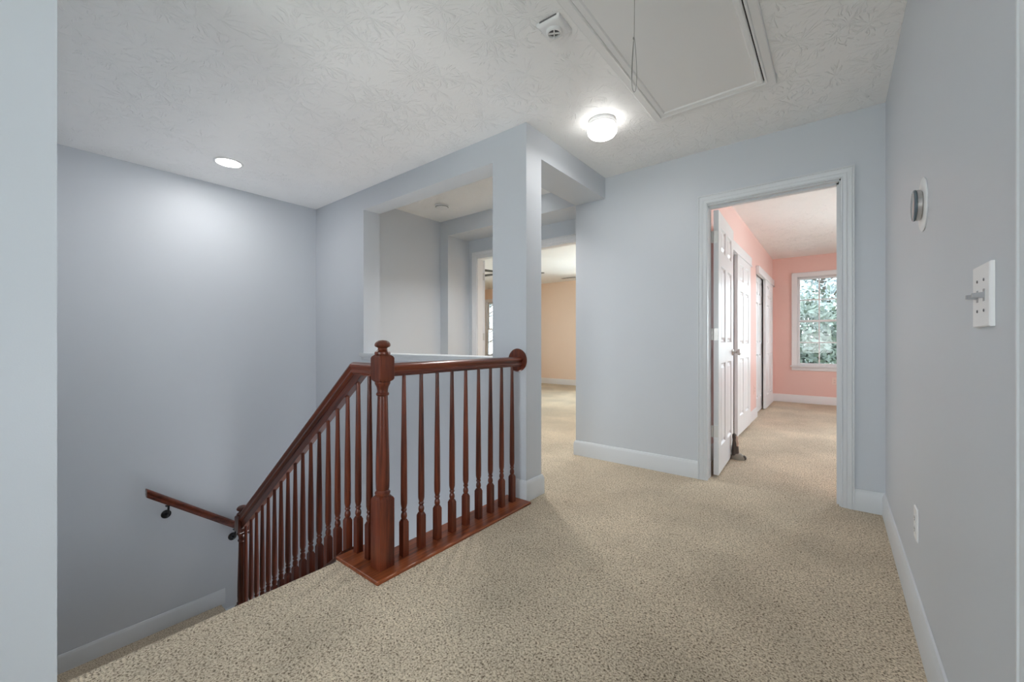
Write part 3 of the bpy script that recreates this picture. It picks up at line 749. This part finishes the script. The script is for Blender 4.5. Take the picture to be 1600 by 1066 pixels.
# switch plate
sw = thing('light_switch', 'white double toggle light switch plate on the right hand wall', 'light switch', (XR, 1.212, 1.119))
mb = MB(); mb.loft([[(-0.0005, a * (0.058), b * 0.0615) for a, b in ((-1, -1), (1, -1), (1, 1), (-1, 1))], [(-0.0062, a * 0.058, b * 0.0615) for a, b in ((-1, -1), (1, -1), (1, 1), (-1, 1))],
                    [(-0.0080, a * 0.0565, b * 0.0600) for a, b in ((-1, -1), (1, -1), (1, 1), (-1, 1))]])
mb.build('switch_plate', M['plastic'], sw)
for yy in (-0.023, 0.023):
    mb = MB(); mb.box(-0.0086, -0.0070, yy - 0.0055, yy + 0.0055, -0.012, 0.012)
    mb.loft([[(-0.006, yy - 0.0045, -0.006), (-0.006, yy + 0.0045, -0.006), (-0.006, yy + 0.0045, 0.006), (-0.006, yy - 0.0045, 0.006)],
             [(-0.024, yy - 0.004, -0.004), (-0.024, yy + 0.004, -0.004), (-0.024, yy + 0.004, 0.004), (-0.024, yy - 0.004, 0.004)]])
    lab(mb.build('toggle', M['toggle'], sw), 'grey toggle lever')
    for zz in (-0.030, 0.030):
        mb = MB(); mb.lathe([(0, 0), (0.0032, 0), (0.0028, 0.0012), (0, 0.0014)], 12, T(-0.0079, yy, zz) @ rot); lab(mb.build('screw', M['grille'], sw), 'small plate screw')
# outlets
def outlet(name, label, loc, mat='plastic', face='x', s=1):
    o = thing(name, label, 'electrical outlet', loc)
    F = R(0, 'Z') if face == '-x' else (R(PI, 'Z') if face == '+x' else R(PI / 2, 'Z'))
    mb = MB(); q = ((-1, -1), (1, -1), (1, 1), (-1, 1))
    mb.loft([[(-0.0005, a * 0.036 * s, b * 0.058 * s) for a, b in q], [(-0.003, a * 0.036 * s, b * 0.058 * s) for a, b in q], [(-0.006, a * 0.033 * s, b * 0.055 * s) for a, b in q]], mat=F)
    mb.build('outlet_plate', M[mat], o)
    for zz in (-0.020, 0.020):
        mb = MB(); mb.box(-0.0075, -0.0058, -0.016, 0.016, zz - 0.013, zz + 0.013, F); r_ = mb.build('receptacle', M[mat], o, bevel=0.001)
        mb = MB()
        mb.box(-0.0079, -0.0072, -0.008, -0.006, zz - 0.004, zz + 0.006, F); mb.box(-0.0079, -0.0072, 0.006, 0.008, zz - 0.004, zz + 0.006, F); mb.box(-0.0079, -0.0072, -0.002, 0.002, zz - 0.010, zz - 0.006, F)
        mb.build('slot', M['dark'], r_)
outlet('wall_outlet', 'white duplex outlet low on the right hand hall wall', (XR, 2.072, 0.366), face='-x')
outlet('wall_outlet', 'pale pink outlet between the two closets', (XP, 6.24, 0.385), 'bedplate', '+x')
outlet('wall_outlet', 'pale pink outlet under the bedroom window', (-0.003, YF, 0.387), 'bedplate', 'y')

# doorstop ornament: upright figure on a low foot
dsx, dsy = -0.682, 4.0
ds = thing('doorstop', 'small dark brown figurine doorstop against the open bedroom door', 'doorstop', (dsx, dsy, 0.0))
def blob(pts, seg=14):
    mb = MB(); rings = []
    for (x, y, z, rx, ry) in pts: rings.append([(x + rx * 1.15 * math.cos(2 * PI * j / seg), y + ry * math.sin(2 * PI * j / seg), z) for j in range(seg)])
    mb.loft(rings); return mb
blob([(0, 0, 0.03, 0.024, 0.028), (0, 0, 0.06, 0.026, 0.028), (0.0, 0, 0.10, 0.024, 0.026), (-0.002, 0, 0.135, 0.019, 0.024), (-0.004, 0, 0.165, 0.015, 0.020), (-0.004, 0, 0.19, 0.018, 0.020), (-0.006, 0, 0.21, 0.015, 0.017), (-0.008, 0, 0.222, 0.006, 0.008)]).build('figure_body', M['bronze'], ds)
lab(blob([(0.014, -0.008, 0.115, 0.008, 0.012), (0.018, -0.008, 0.14, 0.010, 0.014), (0.013, -0.008, 0.165, 0.010, 0.013), (0.015, -0.008, 0.19, 0.009, 0.011), (0.010, -0.008, 0.205, 0.006, 0.008)]).build('figure_front', M['tan'], ds), 'tan front of the figure')
lab(blob([(0.02, 0, 0.0, 0.050, 0.034), (0.02, 0, 0.018, 0.052, 0.036), (0.018, 0, 0.038, 0.040, 0.030), (0.012, 0, 0.050, 0.030, 0.026)]).build('figure_foot', M['stone'], ds), 'grey base of the figure')
lab(blob([(0.070, 0, 0.004, 0.012, 0.014), (0.072, 0, 0.020, 0.014, 0.016), (0.070, 0, 0.034, 0.010, 0.012), (0.068, 0, 0.040, 0.003, 0.004)]).build('figure_tip', M['bronze'], ds), 'dark tip of the base')

# ceiling fan in the peach room
fx, fy = -4.23, 5.17
cf = thing('ceiling_fan', 'dark ceiling fan in the peach bedroom half hidden by the column', 'ceiling fan', (fx, fy, CZ))
mb = MB(); mb.lathe([(0, -0.0005), (0.065, -0.0005), (0.06, -0.03), (0.03, -0.05), (0.012, -0.055), (0.012, -0.20), (0.05, -0.205), (0.10, -0.225), (0.105, -0.275), (0.08, -0.30), (0.05, -0.31), (0, -0.312)], 32); mb.build('fan_motor', M['fan'], cf)
mb = MB(); mb.lathe([(0, -0.40), (0.05, -0.39), (0.075, -0.36), (0.07, -0.315), (0.05, -0.309), (0, -0.309)], 28); mb.build('light_globe', M['plastic'], cf)
for k in range(5):
    an = math.radians(38.43 + 72 * k); mt = R(an, 'Z') @ T(0, 0, -0.29) @ R(math.radians(2.5), 'X')
    mb = MB(); pts = [(0.09, 0.018), (0.17, 0.045), (0.30, 0.058), (0.50, 0.062), (0.60, 0.056), (0.63, 0.030)]
    top = [(x, w, 0) for x, w in pts] + [(x, -w, 0) for x, w in reversed(pts)]
    mb.loft([[(x, y, -0.003) for x, y, z in top], [(x, y, 0.003) for x, y, z in top]], mat=mt); mb.build('fan_blade', M['fan'], cf)
cv = thing('ceiling_vent', 'grey slotted air vent on the peach bedroom ceiling', 'ceiling vent', (-4.62, 7.85, CZ))
mb = MB(); mb.box(-0.20, 0.20, -0.07, 0.07, -0.006, -0.0005); mb.build('vent_frame', M['plastic'], cv, bevel=0.002)
mb = MB()
for k in range(6): mb.box(-0.18, 0.18, -0.052 + 0.019 * k, -0.044 + 0.019 * k, -0.0075, -0.0062)
mb.build('vent_slats', M['grille'], cv)

# ------------------------------------------------------------------ outdoors
gm = MB(); gm.box(-40, 30, YF + 0.2, 60, -3.2, -3.0); gm.box(-40, 30, -40, -2.6, -3.2, -3.0)
tag(gm.build('lawn', M['grass']), 'green lawn outside below the bedroom windows', 'lawn', kind='structure')
def tree(x, y, h, r, leaf, label, seed, n=2600, ls=1.0):
    rnd = random.Random(seed)
    t = thing('tree', label, 'tree', (x, y, -3.0), group='trees outside the bedroom windows')
    mb = MB(); mb.tube([(0, 0, 0), (0.08, 0.03, h * 0.3), (0.0, 0.1, h * 0.6), (0.05, 0, h * 0.93)], [0.17, 0.13, 0.09, 0.02], 10)
    for k in range(16):
        a = rnd.uniform(0, 2 * PI); z = h * rnd.uniform(0.25, 0.85); L = r * rnd.uniform(0.6, 1.0)
        mb.tube([(0.03, 0.05, z), (math.cos(a) * L * 0.5, math.sin(a) * L * 0.5, z + L * 0.22), (math.cos(a) * L, math.sin(a) * L, z + L * 0.35)], [0.045, 0.03, 0.008], 6)
    mb.build('trunk', M['bark'], t)
    mb = MB()
    cl = [(rnd.gauss(0, r * 0.45), rnd.gauss(0, r * 0.45), h * rnd.uniform(0.3, 1.0)) for _ in range(46)]
    for k in range(n):
        c = rnd.choice(cl); s = rnd.uniform(0.05, 0.11) * ls
        p = Vector((c[0] + rnd.gauss(0, r * 0.17), c[1] + rnd.gauss(0, r * 0.17), c[2] + rnd.gauss(0, r * 0.15)))
        u = Vector((rnd.gauss(0, 1), rnd.gauss(0, 1), rnd.gauss(0, 1))).normalized(); w = u.orthogonal().normalized()
        mb.add([tuple(p - u * s), tuple(p + w * s * 0.45), tuple(p + u * s), tuple(p - w * s * 0.45)], [(0, 1, 2, 3)])
    mb.build('crown', M[leaf], t)['kind'] = 'stuff'
tree(-4.2, 15.0, 6.4, 1.8, 'leaf', 'dark green leafy tree filling the left of the pink bedroom window', 1, 9000)
tree(-0.35, 12.6, 4.9, 1.5, 'leaf', 'dense dark green tree low in the pink bedroom window', 2, 9000)
tree(-0.4, 22.0, 10.4, 3.2, 'leaf_haze', 'haze paled tall tree in the upper panes of the pink bedroom window', 3, 11000, 1.3)
tree(7.4, 15.0, 7.0, 2.4, 'leaf', 'green tree to the right outside the pink bedroom', 4, 2000)
tree(-15.0, 16.0, 7.0, 2.8, 'leaf_haze', 'haze paled tree outside the peach bedroom window', 5, 2400)

# ------------------------------------------------------------------ light
w = bpy.data.worlds.new('overcast sky'); scn.world = w; w.use_nodes = True
nt = w.node_tree; nt.nodes.clear()
out = N(nt, 'ShaderNodeOutputWorld'); bg = N(nt, 'ShaderNodeBackground')
tc = N(nt, 'ShaderNodeTexCoord'); sx = N(nt, 'ShaderNodeSeparateXYZ'); nt.links.new(tc.outputs['Generated'], sx.inputs[0])
cr = N(nt, 'ShaderNodeValToRGB'); e = cr.color_ramp.elements
e[0].position = 0.0; e[0].color = (0.86, 0.93, 1.0, 1); e[1].position = 0.8; e[1].color = (0.70, 0.84, 1.0, 1)
nt.links.new(sx.outputs[2], cr.inputs[0]); nt.links.new(cr.outputs[0], bg.inputs[0]); bg.inputs[1].default_value = 2.2
nt.links.new(bg.outputs[0], out.inputs[0])

def portal(x, y, z, sx_, sz_, rz):
    l = bpy.data.lights.new('window_daylight', 'AREA'); l.shape = 'RECTANGLE'; l.size = sx_; l.size_y = sz_
    l.cycles.is_portal = True
    o = bpy.data.objects.new('window_daylight', l); COL.objects.link(o); o.location = (x, y, z)
    o.rotation_euler = (PI / 2, 0, rz)
for a, b in (PW[0], OW[0]): portal((a + b) / 2, YF + 0.16, (WZ0 + WZ1) / 2, b - a, WZ1 - WZ0, 0 + PI)
def daylight(x, y, z, w_, h_, rz, energy, col=(1.0, 0.99, 0.995), tilt=0.0):  # added fill panels, mostly set behind the unseen windows
    l = bpy.data.lights.new('window_daylight', 'AREA'); l.shape = 'RECTANGLE'; l.size = w_; l.size_y = h_
    l.energy = energy; l.color = col
    o = bpy.data.objects.new('window_daylight', l); COL.objects.link(o); o.location = (x, y, z)
    o.rotation_euler = (PI / 2 + tilt, 0, rz)
WM = (WZ0 + WZ1) / 2
COOL = (0.82, 0.95, 1.0)
daylight(1.68, YF + 0.17, WM, 0.86, 1.48, PI, 50, COOL)
daylight(2.78, 5.6, WM, 1.6, 1.48, PI / 2, 12, COOL)
for a, b in OW[1:]: daylight((a + b) / 2, YF + 0.17, WM, 0.86, 1.48, PI, 30, COOL)
daylight(-8.2, 5.9, WM, 1.6, 1.48, -PI / 2, 13, COOL)
daylight(-2.6, 1.62, -2.85, 1.3, 0.8, 0, 12.5, tilt=PI / 2)  # upward fill added at the bottom of the stairwell, no window there
daylight(-0.8, -2.90, 0.95, 1.5, 1.6, 0, 24, tilt=math.radians(48))  # fill behind the added rear window, tilted up to brighten the ceiling
daylight(3.05, 0.3, 1.15, 1.6, 1.7, PI / 2, 20, tilt=math.radians(20))

def lamp(name, typ, loc, energy, col=(1, 1, 1), **k):
    l = bpy.data.lights.new(name, typ); l.energy = energy; l.color = col
    for a_, b_ in k.items(): setattr(l, a_, b_)
    o = bpy.data.objects.new(name, l); COL.objects.link(o); o.location = loc
    return o
lamp('flush_lamp', 'AREA', (-1.169, 2.404, CZ - 0.1135), 1.1, (1, 0.98, 0.96), shape='DISK', size=0.07)
lamp('recessed_lamp', 'AREA', (-3.752, 1.125, 2.43), 2.15, (1, 0.98, 0.96), shape='DISK', size=0.16)
lamp('passage_fill', 'AREA', (-2.45, 2.95, CZ - 0.010), 4.2, (1, 0.99, 0.98), shape='DISK', size=0.14, spread=math.radians(120))  # fill for the passage, goes with the added recessed light

# ------------------------------------------------------------------ camera
cam = bpy.data.cameras.new('camera'); co = bpy.data.objects.new('camera', cam); COL.objects.link(co)
cam.sensor_width = 36; cam.lens = 36 * 635.5 / 1600; cam.clip_start = 0.02; cam.clip_end = 200
co.location = (0, 0, 1.029); co.rotation_euler = (PI / 2, 0, 0.6708)
cam.shift_y = 0.25 / 1600
scn.camera = co
scn.cycles.max_bounces = 16; scn.cycles.diffuse_bounces = 10
scn.view_settings.view_transform = 'Standard'; scn.view_settings.look = 'None'
scn.view_settings.exposure = 1.66; scn.view_settings.gamma = 1.0; scn.view_settings.use_curve_mapping = False
